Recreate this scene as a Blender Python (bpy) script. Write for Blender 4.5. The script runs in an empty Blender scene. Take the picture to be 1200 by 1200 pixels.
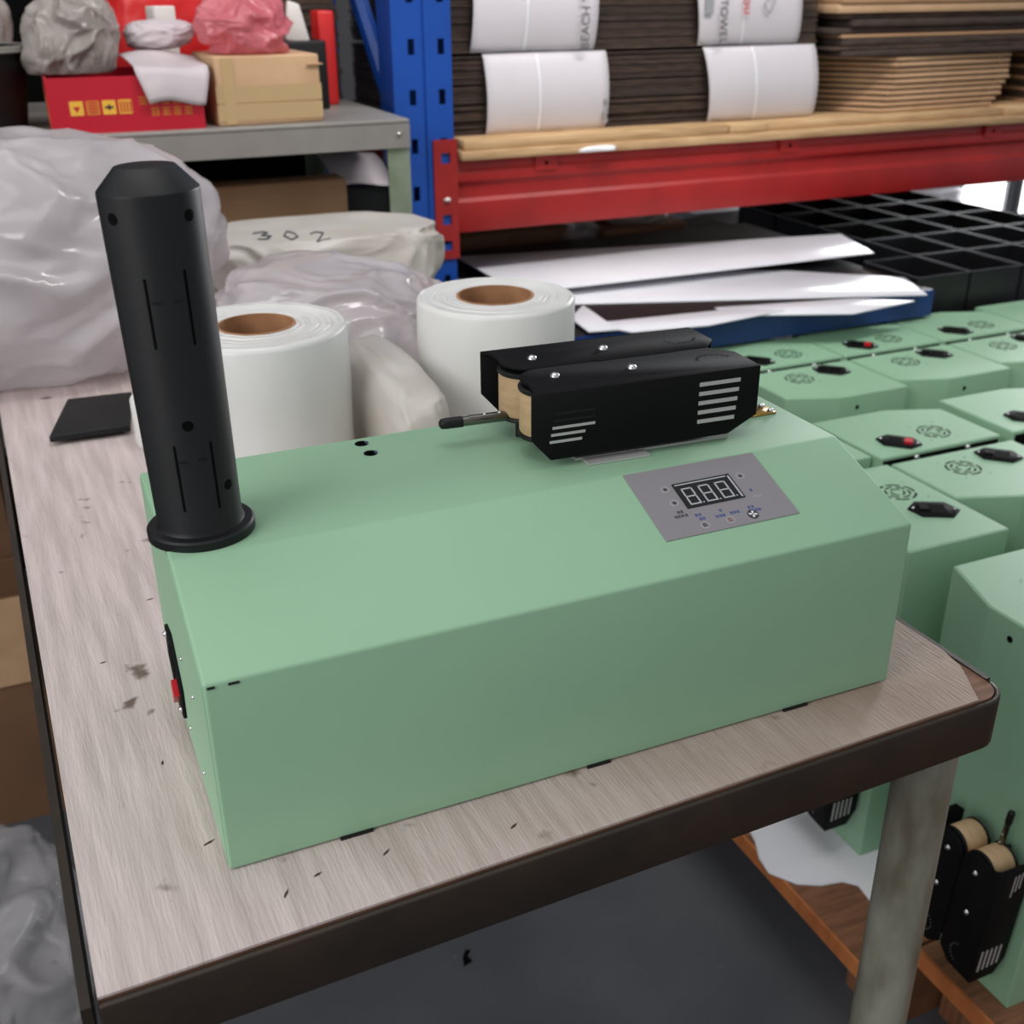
import bpy, bmesh, math, random
from mathutils import Vector, Matrix, noise
random.seed(7); noise.seed_set(7)
SC = bpy.context.scene
COL = SC.collection
PI = math.pi

# ------------------------------------------------------------------ camera
cam_d = bpy.data.cameras.new('camera')
cam_d.sensor_width = 36.0
cam_d.lens = 1310.83 / 1200 * 36.0
cam_d.clip_start = 0.02
cam_d.dof.use_dof = True
cam_d.dof.focus_distance = 0.64
cam_d.dof.aperture_fstop = 13.0
cam = bpy.data.objects.new('camera', cam_d)
COL.objects.link(cam)
RX = Vector((0.9161326, -0.4008357, -0.0056476))
DN = Vector((-0.1766185, -0.3909444, -0.9033097))
FW = Vector((0.3598709, 0.8285488, -0.4289519))
cam.matrix_world = Matrix(((RX.x, -DN.x, -FW.x, -0.0391307), (RX.y, -DN.y, -FW.y, -0.4356409),
                           (RX.z, -DN.z, -FW.z, 0.3892389), (0, 0, 0, 1)))
SC.camera = cam

# ------------------------------------------------------------------ world, lights, exposure
SC.view_settings.view_transform = 'Standard'
SC.view_settings.look = 'None'
SC.view_settings.exposure = 0.0
SC.view_settings.gamma = 1.0
SC.view_settings.use_curve_mapping = False
w = bpy.data.worlds.new('world'); SC.world = w; w.use_nodes = True
bg = w.node_tree.nodes['Background']
bg.inputs[0].default_value = (0.93, 0.95, 1.0, 1); bg.inputs[1].default_value = 0.43


def area(name, loc, target, sx, sy, power, col=(1, 1, 1)):
    d = bpy.data.lights.new(name, 'AREA'); d.shape = 'RECTANGLE'; d.size = sx; d.size_y = sy
    d.energy = power; d.color = col
    o = bpy.data.objects.new(name, d); COL.objects.link(o); o.location = loc
    o.rotation_euler = (Vector(target) - Vector(loc)).to_track_quat('-Z', 'Y').to_euler()
    return o


area('doorway_daylight', (-1.75, -0.62, 1.20), (0.1, 0.2, 0), 1.5, 1.3, 32, (1.0, 0.98, 0.97))
area('skylight_daylight', (0.0, 0.5, 2.4), (0.2, 0.6, 0), 2.2, 1.4, 14, (1.0, 0.98, 0.96))
al = area('rack_fill', (1.1, 0.2, 2.0), (0.9, 1.5, 0.35), 1.2, 0.3, 7, (1.0, 0.97, 0.96)); al.data.spread = math.radians(75)  # unseen fill added to brighten the rack front, narrow to spare the machine
area('window_daylight', (3.5, 2.7, 0.55), (1.0, 1.2, -0.1), 1.3, 0.7, 95, (0.95, 0.97, 1.0))


# ------------------------------------------------------------------ materials
def lin(c):
    return tuple(((v / 255) / 12.92 if v / 255 <= 0.04045 else ((v / 255 + 0.055) / 1.055) ** 2.4) for v in c)


MATS = {}


def mat(name, c, rough=0.5, metal=0.0, c2=None, scale=20.0, stretch=(1, 1, 1), lo=0.35, hi=0.65, bump=0.0,
        bscale=200.0, bstretch=None, alpha=1.0, emit=0.0, spec=0.5, speck=None, speck_scale=60, speck_t=0.3, tl=0.0):
    m = bpy.data.materials.new(name); m.use_nodes = True; MATS[name] = m
    nt = m.node_tree; b = nt.nodes['Principled BSDF']
    b.inputs['Base Color'].default_value = (*lin(c), 1)
    b.inputs['Roughness'].default_value = rough
    b.inputs['Metallic'].default_value = metal
    b.inputs['Specular IOR Level'].default_value = spec
    b.inputs['Alpha'].default_value = alpha
    tc = nt.nodes.new('ShaderNodeTexCoord')

    def nz(sc, st, det=4):
        mp = nt.nodes.new('ShaderNodeMapping'); mp.inputs['Scale'].default_value = st
        nt.links.new(tc.outputs['Object'], mp.inputs['Vector'])
        n = nt.nodes.new('ShaderNodeTexNoise'); n.inputs['Scale'].default_value = sc; n.inputs['Detail'].default_value = det
        nt.links.new(mp.outputs[0], n.inputs['Vector'])
        return n
    last = None
    if c2 is not None:
        n = nz(scale, stretch)
        r = nt.nodes.new('ShaderNodeMapRange'); r.inputs[1].default_value = lo; r.inputs[2].default_value = hi
        nt.links.new(n.outputs['Fac'], r.inputs[0])
        mx = nt.nodes.new('ShaderNodeMix'); mx.data_type = 'RGBA'
        mx.inputs[6].default_value = (*lin(c), 1); mx.inputs[7].default_value = (*lin(c2), 1)
        nt.links.new(r.outputs[0], mx.inputs[0])
        last = mx.outputs[2]
    if speck is not None:
        n = nz(speck_scale, (1, 1, 1), 3)
        r = nt.nodes.new('ShaderNodeMapRange'); r.inputs[1].default_value = speck_t; r.inputs[2].default_value = speck_t - 0.06
        nt.links.new(n.outputs['Fac'], r.inputs[0])
        mx = nt.nodes.new('ShaderNodeMix'); mx.data_type = 'RGBA'
        if last: nt.links.new(last, mx.inputs[6])
        else: mx.inputs[6].default_value = (*lin(c), 1)
        mx.inputs[7].default_value = (*lin(speck), 1)
        nt.links.new(r.outputs[0], mx.inputs[0])
        last = mx.outputs[2]
    if last: nt.links.new(last, b.inputs['Base Color'])
    if bump > 0:
        n = nz(bscale, bstretch or stretch)
        bp = nt.nodes.new('ShaderNodeBump'); bp.inputs['Strength'].default_value = bump; bp.inputs['Distance'].default_value = 0.002
        nt.links.new(n.outputs['Fac'], bp.inputs['Height']); nt.links.new(bp.outputs[0], b.inputs['Normal'])
    if emit > 0:
        b.inputs['Emission Color'].default_value = (*lin(c), 1); b.inputs['Emission Strength'].default_value = emit
    if tl > 0:
        t = nt.nodes.new('ShaderNodeBsdfTranslucent'); t.inputs[0].default_value = (*lin(c), 1)
        ms = nt.nodes.new('ShaderNodeMixShader'); ms.inputs[0].default_value = tl
        out = nt.nodes['Material Output']
        nt.links.new(b.outputs[0], ms.inputs[1]); nt.links.new(t.outputs[0], ms.inputs[2]); nt.links.new(ms.outputs[0], out.inputs[0])
    return m


mat('green', (150, 190, 157), 0.52, c2=(146, 186, 153), scale=6, bump=0.05, bscale=900, spec=0.35)
mat('black_powder', (14, 14, 15), 0.7, bump=0.08, bscale=1500, spec=0.15)
mat('black_matte', (12, 13, 15), 0.5, spec=0.4)
mat('black_tube', (17, 18, 20), 0.45, c2=(14, 15, 17), scale=40, spec=0.4)
mat('deep_black', (4, 4, 4), 0.8, spec=0.1)
mat('chrome', (225, 225, 225), 0.18, 1.0)
mat('gunmetal', (120, 118, 112), 0.25, 1.0)
mat('brass', (176, 140, 70), 0.3, 1.0)
mat('slot_metal', (190, 190, 188), 0.4, 0.3)
mat('roller_tan', (205, 172, 134), 0.6, c2=(190, 158, 120), scale=60, stretch=(1, 1, 4))
mat('panel_grey', (135, 132, 136), 0.45)
mat('screen', (10, 11, 13), 0.12)
mat('segment', (176, 180, 184), 0.5)
mat('print_blue', (62, 82, 150), 0.6)
mat('print_dark', (52, 54, 60), 0.6)
mat('print_light', (168, 166, 168), 0.6)
mat('print_rust', (146, 96, 84), 0.6)
mat('white_print', (226, 226, 226), 0.5)
mat('red_switch', (196, 20, 34), 0.3)
mat('ply_top', (212, 197, 194), 0.6, c2=(188, 174, 169), scale=9, stretch=(14, 1, 1), bump=0.35, bscale=60, bstretch=(10, 1, 1),
    speck=(110, 94, 84), speck_scale=30, speck_t=0.355)
mat('ply_core', (128, 92, 72), 0.7, c2=(104, 72, 54), scale=20, stretch=(1, 12, 1))
mat('ply_edge', (150, 118, 84), 0.7, c2=(92, 66, 44), scale=80, stretch=(1, 1, 6))
mat('dark_steel', (44, 38, 33), 0.5, 0.3, c2=(58, 46, 36), scale=18, bump=0.15, bscale=90)
mat('galvanised', (146, 146, 132), 0.45, 0.1, c2=(84, 76, 58), scale=26, stretch=(1, 1, .35), lo=.38, hi=.66, speck=(46, 36, 24), speck_scale=30, speck_t=0.3)
mat('film_white', (240, 240, 237), 0.35, c2=(229, 230, 226), scale=14, stretch=(1, 1, .4), bump=0.15, bscale=30, tl=0.12)
mat('card_core', (176, 130, 92), 0.75, c2=(150, 106, 72), scale=30)
mat('plastic_bag', (230, 224, 226), 0.14, alpha=0.72, spec=0.9, c2=(200, 194, 196), scale=7, tl=0.3, bump=0.25, bscale=14, bstretch=(1, 1, 2.5))
mat('plastic_clear', (206, 204, 208), 0.13, alpha=0.33, spec=1.0)
mat('sack', (226, 222, 216), 0.4, c2=(204, 198, 188), scale=9, alpha=0.93, spec=0.6, tl=0.2)
mat('plastic_pink', (238, 150, 158), 0.25, c2=(222, 118, 130), scale=12, alpha=0.75, tl=0.3, spec=.8)
mat('plastic_grey', (166, 158, 152), 0.28, c2=(146, 138, 132), scale=9, alpha=0.92)
mat('foam_paper', (206, 196, 198), 0.6, c2=(192, 182, 186), scale=18)
mat('ink', (44, 48, 62), 0.6)
mat('concrete', (86, 88, 92), 0.75, c2=(72, 74, 79), scale=4, bump=0.1, bscale=60, speck=(128, 130, 134), speck_scale=52, speck_t=0.25)
mat('wall_grey', (66, 66, 68), 0.85, c2=(56, 56, 58), scale=3)
mat('glass_lit', (255, 255, 255), 0.3, emit=3.2)
mat('frame_grey', (120, 122, 126), 0.5, 0.4)
mat('rack_blue', (18, 74, 164), 0.35, c2=(16, 68, 152), scale=8)
mat('rack_red', (164, 30, 28), 0.42, c2=(146, 26, 25), scale=10)
mat('plank', (206, 172, 128), 0.65, c2=(176, 138, 96), scale=12, stretch=(1, 8, 20))
mat('carton_edge', (84, 66, 55), 0.8, c2=(54, 41, 34), scale=30, stretch=(1, 1, 8))
mat('carton_dark', (74, 60, 52), 0.85, c2=(54, 42, 36), scale=25, stretch=(1, 1, 10))
mat('carton', (176, 138, 102), 0.75, c2=(160, 122, 88), scale=8)
mat('carton_tan', (200, 164, 128), 0.75, c2=(184, 148, 112), scale=12)
mat('carton_brown', (126, 92, 66), 0.8, c2=(110, 80, 56), scale=6)
mat('tape', (206, 176, 130), 0.15, alpha=0.75)
mat('paper', (214, 209, 212), 0.5, c2=(206, 201, 205), scale=5)
mat('strap', (250, 250, 252), 0.08, spec=1.0)
mat('letter', (58, 56, 60), 0.7)
mat('letter_red', (206, 84, 92), 0.7)
mat('letter_grey', (150, 152, 156), 0.7)
mat('steel_grey', (150, 146, 140), 0.4, 0.2, c2=(136, 132, 126), scale=9)
mat('steel_green', (150, 158, 142), 0.45, 0.2, c2=(118, 132, 108), scale=20)
mat('red_card', (190, 22, 44), 0.35, c2=(176, 18, 40), scale=5)
mat('yellow_print', (232, 178, 62), 0.6)
mat('orange_print', (206, 120, 44), 0.6)
mat('red_bag', (224, 44, 42), 0.4, c2=(206, 32, 34), scale=8)
mat('white_card', (226, 222, 216), 0.5)
mat('bin_black', (20, 21, 23), 0.4, spec=0.5)
mat('bin_rim', (40, 42, 45), 0.75, spec=0.15)
mat('sheet_white', (238, 238, 242), 0.3, c2=(226, 226, 232), scale=4)
mat('sheet_silver', (196, 198, 202), 0.3, 0.5)
mat('bench_blue', (16, 52, 112), 0.4)
mat('pallet_wood', (142, 96, 66), 0.7, c2=(112, 74, 50), scale=12, stretch=(2, 14, 1))
mat('pallet_edge', (196, 120, 66), 0.65, c2=(168, 98, 52), scale=14, stretch=(1, 3, 1))
mat('foam_white', (222, 224, 228), 0.55)


def worn_shade_zone(m, centre, radius, c):
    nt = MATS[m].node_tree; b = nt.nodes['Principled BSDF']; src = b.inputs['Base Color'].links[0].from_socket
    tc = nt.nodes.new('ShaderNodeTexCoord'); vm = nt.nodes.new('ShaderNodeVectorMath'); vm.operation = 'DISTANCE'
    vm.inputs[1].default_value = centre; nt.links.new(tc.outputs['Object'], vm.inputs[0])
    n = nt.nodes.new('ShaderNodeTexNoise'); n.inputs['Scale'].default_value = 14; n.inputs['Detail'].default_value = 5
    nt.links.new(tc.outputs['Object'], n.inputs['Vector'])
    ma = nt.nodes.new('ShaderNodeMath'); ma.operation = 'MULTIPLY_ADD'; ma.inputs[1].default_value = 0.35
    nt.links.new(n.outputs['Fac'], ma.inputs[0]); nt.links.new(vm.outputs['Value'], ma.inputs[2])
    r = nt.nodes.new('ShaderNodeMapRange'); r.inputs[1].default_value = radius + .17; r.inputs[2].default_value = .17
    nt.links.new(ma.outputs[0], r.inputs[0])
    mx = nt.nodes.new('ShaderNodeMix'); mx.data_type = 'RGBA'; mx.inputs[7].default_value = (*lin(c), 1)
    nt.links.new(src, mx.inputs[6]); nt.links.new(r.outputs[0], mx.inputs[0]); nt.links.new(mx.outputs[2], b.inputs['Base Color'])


worn_shade_zone('ply_top', (0.50, 0.03, 0), 0.42, (146, 124, 108))  # corner wear, spread wider to paint shade into the front right veneer

# ------------------------------------------------------------------ builders
class MB:
    def __init__(s): s.bm = bmesh.new(); s.mi = 0; s.mats = []

    def use(s, m):
        if m not in s.mats: s.mats.append(m)
        s.mi = s.mats.index(m); return s

    def _f(s, vs):
        try:
            f = s.bm.faces.new(vs); f.material_index = s.mi; return f
        except ValueError:
            return None

    def box(s, x0, x1, y0, y1, z0, z1, M=None):
        P = [(x0, y0, z0), (x1, y0, z0), (x1, y1, z0), (x0, y1, z0), (x0, y0, z1), (x1, y0, z1), (x1, y1, z1), (x0, y1, z1)]
        v = [s.bm.verts.new(M @ Vector(p) if M else p) for p in P]
        for q in ((0, 3, 2, 1), (4, 5, 6, 7), (0, 1, 5, 4), (1, 2, 6, 5), (2, 3, 7, 6), (3, 0, 4, 7)): s._f([v[i] for i in q])
        return s

    def prism(s, pts, a0, a1, ax='z', M=None):
        def mk(p, a):
            q = {'x': (a, p[0], p[1]), 'y': (p[0], a, p[1]), 'z': (p[0], p[1], a)}[ax]
            return M @ Vector(q) if M else Vector(q)
        A = [s.bm.verts.new(mk(p, a0)) for p in pts]; B = [s.bm.verts.new(mk(p, a1)) for p in pts]
        n = len(pts); s._f(A[::-1]); s._f(B)
        for i in range(n): s._f([A[i], A[(i + 1) % n], B[(i + 1) % n], B[i]])
        return s

    def lathe(s, prof, n=48, c=(0, 0, 0), M=None, fn=None, close=False):
        rings = []
        for r, z in prof:
            ring = []
            for k in range(n):
                a = 2 * PI * k / n; rr = r + (fn(a, r, z) if fn else 0)
                p = Vector((c[0] + rr * math.cos(a), c[1] + rr * math.sin(a), c[2] + z))
                ring.append(s.bm.verts.new(M @ p if M else p))
            rings.append(ring)
        m = len(rings)
        for i in range(m if close else m - 1):
            a, b = rings[i], rings[(i + 1) % m]
            for k in range(n): s._f([a[k], a[(k + 1) % n], b[(k + 1) % n], b[k]])
        if not close:
            s._f(rings[0][::-1]); s._f(rings[-1])
        return s

    def rod(s, p0, p1, r0, r1=None, n=16):
        p0 = Vector(p0); p1 = Vector(p1); r1 = r0 if r1 is None else r1
        d = (p1 - p0); L = d.length
        M = Matrix.Translation(p0) @ d.to_track_quat('Z', 'Y').to_matrix().to_4x4()
        return s.lathe([(r0, 0), (r1, L)], n, M=M)

    def ball(s, c, r, sz=1.0, n=10):
        prof = [(max(1e-5, r * math.sin(PI * i / 6)), -r * sz * math.cos(PI * i / 6)) for i in range(7)]
        return s.lathe(prof, n, c)

    def quad(s, pts):
        s._f([s.bm.verts.new(p) for p in pts]); return s

    def grid(s, fn, nu, nv):
        V = [[s.bm.verts.new(fn(i / nu, j / nv)) for j in range(nv + 1)] for i in range(nu + 1)]
        for i in range(nu):
            for j in range(nv): s._f([V[i][j], V[i + 1][j], V[i + 1][j + 1], V[i][j + 1]])
        return s

    def build(s, name, m, parent=None, loc=None, rot=None, bevel=0.0, seg=2, smooth=None, solid=0.0, recalc=True):
        if recalc: bmesh.ops.recalc_face_normals(s.bm, faces=s.bm.faces[:])
        if bevel > 0:
            es = [e for e in s.bm.edges if len(e.link_faces) == 2 and e.calc_face_angle(0) > 0.25]
            bmesh.ops.bevel(s.bm, geom=es, offset=bevel, segments=seg, affect='EDGES', profile=0.5)
        me = bpy.data.meshes.new(name); s.bm.to_mesh(me); s.bm.free()
        if s.mats:
            for k in s.mats: me.materials.append(MATS[k])
        else:
            me.materials.append(MATS[m])
        if smooth or (smooth is None and bevel > 0):
            me.polygons.foreach_set('use_smooth', [True] * len(me.polygons))
            me.set_sharp_from_angle(angle=math.radians(smooth if smooth else 50))
        o = bpy.data.objects.new(name, me); COL.objects.link(o)
        if parent: o.parent = parent
        if loc is not None: o.location = loc
        if rot is not None: o.rotation_euler = rot
        if solid:
            md = o.modifiers.new('thickness', 'SOLIDIFY'); md.thickness = solid; md.offset = 0
        return o


def tag(o, label, cat, group=None, kind=None):
    o['label'] = label; o['category'] = cat
    if group: o['group'] = group
    if kind: o['kind'] = kind
    return o


def thing(name, label, cat, loc=(0, 0, 0), rz=0.0, group=None):
    o = bpy.data.objects.new(name, None); COL.objects.link(o); o.empty_display_size = 0.05
    o.location = loc; o.rotation_euler = (0, 0, rz)
    return tag(o, label, cat, group)


def struct(o): o['kind'] = 'structure'; return o


def part(name, src, parent, loc=None, rot=None):
    o = bpy.data.objects.new(name, src.data); COL.objects.link(o); o.parent = parent
    if loc is not None: o.location = loc
    if rot is not None: o.rotation_euler = rot
    return o


def kids(o): return [c for c in bpy.data.objects if c.parent == o]


def copy_tree(o, parent=None, skip=()):
    c = o.copy(); COL.objects.link(c); c.parent = parent
    for ch in CH.get(o.name, kids(o)):
        if ch.name.split('.')[0] in skip: continue
        copy_tree(ch, c, skip)
    return c


CH = {}
Rz = lambda a: Matrix.Rotation(a, 4, 'Z')

# ------------------------------------------------------------------ setting
FZ = -0.66
struct(MB().box(-4, 6, -3, 3.7, FZ - 0.05, FZ).build('floor', 'concrete'))
struct(MB().box(-4, 3.95, 3.6, 3.7, FZ, 2.2).build('wall_back', 'wall_grey'))
struct(MB().box(-1.8, -1.7, 1.9, 3.6, FZ, 2.2).build('wall_left', 'wall_grey'))
for i, (x0, x1) in enumerate(((3.97, 4.27), (4.34, 4.75))):
    wn = bpy.data.objects.new('window_%d' % (i + 1), None); COL.objects.link(wn); struct(wn); wn.location = (x0, 3.6, FZ)
    W = x1 - x0
    MB().box(0.0, W, 0.0, 0.02, 0.03, 2.0).build('pane', 'glass_lit', wn)
    MB().box(-0.02, 0.012, -0.02, 0.05, 0, 2.04).box(W - 0.012, W + 0.035, -0.02, 0.05, 0, 2.04).box(0.012, W - 0.012, -0.02, 0.05, 0, 0.03).box(0.012, W - 0.012, -0.02, 0.05, 2.0, 2.04).build('window_frame', 'frame_grey', wn)

# ------------------------------------------------------------------ worktable
TA = math.radians(1.6)
tb = thing('worktable', 'scuffed plywood worktable with dark angle steel rim and pipe legs, holding the nearest green machine', 'table', (-0.066, -0.052, 0), TA)
TW, TD = 0.524, 1.16
corner = [(0.503, 0.0), (0.507, 0.008), (0.515, 0.0215), (0.5205, 0.032), (TW, 0.050)]
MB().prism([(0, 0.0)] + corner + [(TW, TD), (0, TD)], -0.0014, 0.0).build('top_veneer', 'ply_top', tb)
cr = 0.014
rc = [(TW - cr + cr * math.sin(a), cr - cr * math.cos(a)) for a in [i * PI / 12 for i in range(7)]]
MB().prism([(0, 0)] + rc + [(TW, TD), (0, TD)], -0.012, -0.0014).build('plywood_core', 'ply_core', tb)['label'] = 'brown plywood layer bare at the worn corner'
t = 0.004


def apron(pts, name, z0=-0.036, z1=-0.002):
    MB().prism(pts, z0, z1).build(name, 'dark_steel', tb, bevel=0.0012)


rco = [(TW - cr + (cr + t) * math.sin(a), cr - (cr + t) * math.cos(a)) for a in [i * PI / 12 for i in range(7)]]
rci = [(TW - cr + (cr + .0004) * math.sin(a), cr - (cr + .0004) * math.cos(a)) for a in [i * PI / 12 for i in range(6, -1, -1)]]
apron([(-0.0004, -t)] + rco + rci + [(-0.0004, -0.0004)], 'front_rail')
MB().prism([(TW + .0004, cr + .001), (TW + t, cr + .001), (TW + t, TD), (TW + .0004, TD)], -0.036, -0.0005).build('right_rail', 'dark_steel', tb)
MB().prism([(-0.0075, -t), (-0.003, -t), (-0.003, TD), (-0.0075, TD)], -0.036, 0.0).build('left_rail', 'dark_steel', tb)
MB().prism([(-0.009, TD + .0004), (TW + t, TD + .0004), (TW + t, TD + t), (-0.009, TD + t)], -0.036, -0.0005).build('back_rail', 'dark_steel', tb)
for (lx, ly, dx, dy, r) in ((TW - 0.021, 0.030, -0.03, -0.028, 0.0188), (0.022, 0.022, 0.0, 0.0, 0.0188), (0.022, TD - 0.025, 0, 0, 0.0188), (TW - 0.025, TD - 0.025, 0, 0, 0.0188)):
    MB().rod((lx + dx, ly + dy, FZ), (lx, ly, -0.0122), r, n=32).build('pipe_leg', 'galvanised', tb, smooth=40)
# small dark wood flecks lying on the veneer
for (x, y, a, k) in ((0.062, 0.075, .3, 1.0), (0.105, 0.030, .2, .7), (0.140, 0.030, .5, .8), (0.052, 0.150, 1.2, .6), (0.035, 0.27, .1, .6), (0.075, 0.34, .0, .8), (0.205, 0.020, .4, .8), (0.088, 0.024, .9, .9), (0.470, 0.045, 2.6, .7)):
    MB().prism([(-.003 * k, -.0006), (.001 * k, -0.0007), (.004 * k, .0004), (.0005 * k, .0007), (-0.002 * k, .0003)], 0, 0.0002, M=Matrix.Translation((x, y, 0)) @ Rz(a)).build('wood_chip', 'carton_dark', tb)

# ------------------------------------------------------------------ the machine
ML = 0.40
PROF = [(0, 0.0006), (0, 0.1077), (0.0739, 0.135), (0.192, 0.135), (0.192, 0.0006)]
mc = thing('air_cushion_machine', 'pale green sealing machine lying on the plywood table with black film spool post', 'machine', (0, 0, 0))
body = MB().prism(PROF, 0.0, ML, 'x').build('body', 'green', mc, bevel=0.0016, seg=3)


def inset(d):
    cx = sum(p[0] for p in PROF) / 5; cz = sum(p[1] for p in PROF) / 5
    return [(p[0] + (d if p[0] < cx else -d), p[1] + (d if p[1] < cz else -d)) for p in PROF]


MB().prism(inset(0.0022), -0.0003, 0.0006, 'x').build('end_panel', 'green', mc)
MB().prism(inset(0.0022), ML - 0.0006, ML + 0.0003, 'x').build('end_panel', 'green', mc)
bp = MB().box(0.004, ML - 0.004, 0.004, 0.188, 0.0, 0.0008).build('base_plate', 'black_powder', mc)
for x0, x1 in ((0.055, 0.072), (0.194, 0.208), (0.323, 0.340)):
    MB().box(x0, x1, -0.0010, 0.0006, 0.0, 0.0017).build('seam_tab', 'black_matte', mc)
for x0, x1 in ((0.0015, 0.005), (0.011, 0.016)):
    MB().box(x0, x1, -0.0004, 0.0006, 0.1050, 0.1062).build('paint_nick', 'black_matte', mc)


# end panel fittings (fan grille, mains socket) on the left end, x = 0
def diag(cy, cz, ang):   # local plate frame: u along the long axis, v across, normal -x
    return Matrix.Translation((0, cy, cz)) @ Matrix.Rotation(ang, 4, 'X')


def fan_grille():
    b = MB()
    for r0, r1, n, gap, off in ((0.0185, 0.0212, 6, 0.22, 0.0), (0.0125, 0.0150, 6, 0.28, 0.5), (0.0065, 0.0088, 3, 0.5, 0.2)):
        for k in range(n):
            a0 = 2 * PI * (k + off) / n; a1 = 2 * PI * (k + 1 + off) / n - gap
            m = 6
            pts = [(r1 * math.cos(a0 + (a1 - a0) * i / m), r1 * math.sin(a0 + (a1 - a0) * i / m)) for i in range(m + 1)]
            pts += [(r0 * math.cos(a1 - (a1 - a0) * i / m), r0 * math.sin(a1 - (a1 - a0) * i / m)) for i in range(m + 1)]
            b.prism(pts, -0.0005, 0.0002, 'x')
    return b


fan_grille().build('fan_grille', 'deep_black', mc, loc=(0, 0.070, 0.045))
HEX = [(-0.0285, 0), (-0.0165, 0.0190), (0.0165, 0.0190), (0.0285, 0), (0.0165, -0.0190), (-0.0165, -0.0190)]
SOCK_ROT = PI / 4
sp = MB().prism(HEX, -0.0022, 0.0004, 'x').build('mains_socket', 'black_powder', mc, loc=(0, 0.136, 0.034), rot=(SOCK_ROT, 0, 0), bevel=0.0006, seg=1)
MB().box(-0.0026, -0.0018, -0.004, 0.013, -0.0115, 0.0115).build('inlet', 'deep_black', sp)
MB().prism([(-0.0165, -0.0075), (-0.0065, -0.0075), (-0.0065, 0.0075), (-0.0165, 0.0075)], -0.0052, -0.0018, 'x').build('rocker_switch', 'red_switch', sp)['label'] = 'red rocker switch'
for u in (-0.0225, 0.0225):
    MB().ball((-0.0022, u, 0), 0.0020, 0.8).build('screw', 'chrome', sp, smooth=60)
for (y, z, r) in ((0.094, 0.022, 0.0012), (0.050, 0.070, 0.0012), (0.052, 0.022, 0.0012), (0.088, 0.070, 0.0012)):
    MB().ball((-0.0006, y, z), r, 1).build('rivet', 'chrome', mc, smooth=60)

# holes in the top for other spool positions
for (x, y) in ((0.1295, 0.182), (0.130, 0.165)):
    MB().lathe([(0.0042, 0), (0.0042, 0.0005), (0.0034, 0.0006), (0.0030, 0.0002)], 16, (x, y, 0.1348)).build('screw_hole', 'deep_black', mc)
    MB().prism([(0.0022, -0.003), (0.0042, -0.001), (0.0042, 0.001), (0.0022, 0.003)], 0.1352, 0.1356, 'z', M=Matrix.Translation((x, y, 0))).build('hole_lip', 'chrome', mc)

# display panel lying on the slope
SL = math.hypot(0.0739, 0.0273); SA = math.atan2(0.0273, 0.0739)
# local frame on the slope: origin at crease, x along machine, y' = down slope, z' = normal
S_M = Matrix(((1, 0, 0, 0), (0, -math.cos(SA), -math.sin(SA), 0.0739), (0, -math.sin(SA), math.cos(SA), 0.135), (0, 0, 0, 1)))
dp = MB().prism([(0.2505, 0.0005), (0.3372, 0.0015), (0.3372, 0.0542), (0.2505, 0.0542)], 0.0001, 0.0006, M=S_M).build('display_panel', 'panel_grey', mc)
sx0, sx1, sy0, sy1 = 0.2745, 0.3124, 0.0150, 0.0348
MB().box(sx0, sx1, sy0, sy1, 0.0006, 0.0012, S_M).build('screen', 'screen', dp)
MB().box(sx0 + .001, sx1 - .003, sy0 + .0012, sy0 + .0020, 0.0012, 0.00135, S_M).box(0.3104, 0.3115, sy0 + .0016, sy1 - .0006, 0.0012, 0.00135, S_M).build('screen_glint_bar', 'segment', dp)
for d in range(3):
    b = MB(); x0 = 0.2775 + d * 0.0110; wd = 0.0072; y0 = 0.0198; h = 0.0124; q = 0.0009; sk = 0.0
    z0, z1 = 0.0012, 0.0014
    for (a0, a1, c0, c1) in ((x0, x0 + wd, y0, y0 + q), (x0, x0 + wd, y0 + h / 2, y0 + h / 2 + q), (x0, x0 + wd, y0 + h, y0 + h + q),
                             (x0, x0 + q, y0, y0 + h), (x0 + wd - q, x0 + wd, y0, y0 + h)):
        b.box(a0, a1, c0, c1, z0, z1, S_M)
    b.box(x0 + wd + .0010, x0 + wd + .0018, y0 + h, y0 + h + q, z0, z1, S_M)
    b.build('digit', 'segment', dp)


def ring(cx, cy, r0, r1, m, name, z1=0.0008):
    b = MB(); n = 18
    V = [[b.bm.verts.new(S_M @ Vector((cx + r * math.cos(2 * PI * k / n), cy + r * math.sin(2 * PI * k / n), z))) for k in range(n)] for r, z in ((r0, .0006), (r0, z1), (r1, z1), (r1, .0006))]
    for i in range(3):
        for k in range(n): b._f([V[i][k], V[i][(k + 1) % n], V[i + 1][(k + 1) % n], V[i + 1][k]])
    return b.build(name, m, dp)


for (cx, cy) in ((0.2691, 0.0176), (0.2691, 0.0287), (0.3189, 0.0182)):
    ring(cx, cy, 0.0021, 0.0026, 'print_light', 'button_ring')
    MB().box(cx - .0010, cx + .0012, cy - .0005, cy + .0004, .0006, .0008, S_M).box(cx - .0002, cx + .0004, cy - .0011, cy + .001, .0006, .0008, S_M).build('button_symbol', 'print_dark', dp)
for (cx, cy, m) in ((0.278, 0.0488, 'print_dark'), (0.2943, 0.0489, 'print_rust')):
    ring(cx, cy, 0.0022, 0.0027, 'print_light', 'button_ring')
    MB().box(cx - .0011, cx + .0009, cy - .0012, cy - .0007, .0006, .0008, S_M).box(cx - .0011, cx - .0006, cy - .0012, cy + .001, .0006, .0008, S_M).box(cx - .0004, cx + .0012, cy + .0001, cy + .0007, .0006, .0008, S_M).build('button_symbol', m, dp)
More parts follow.
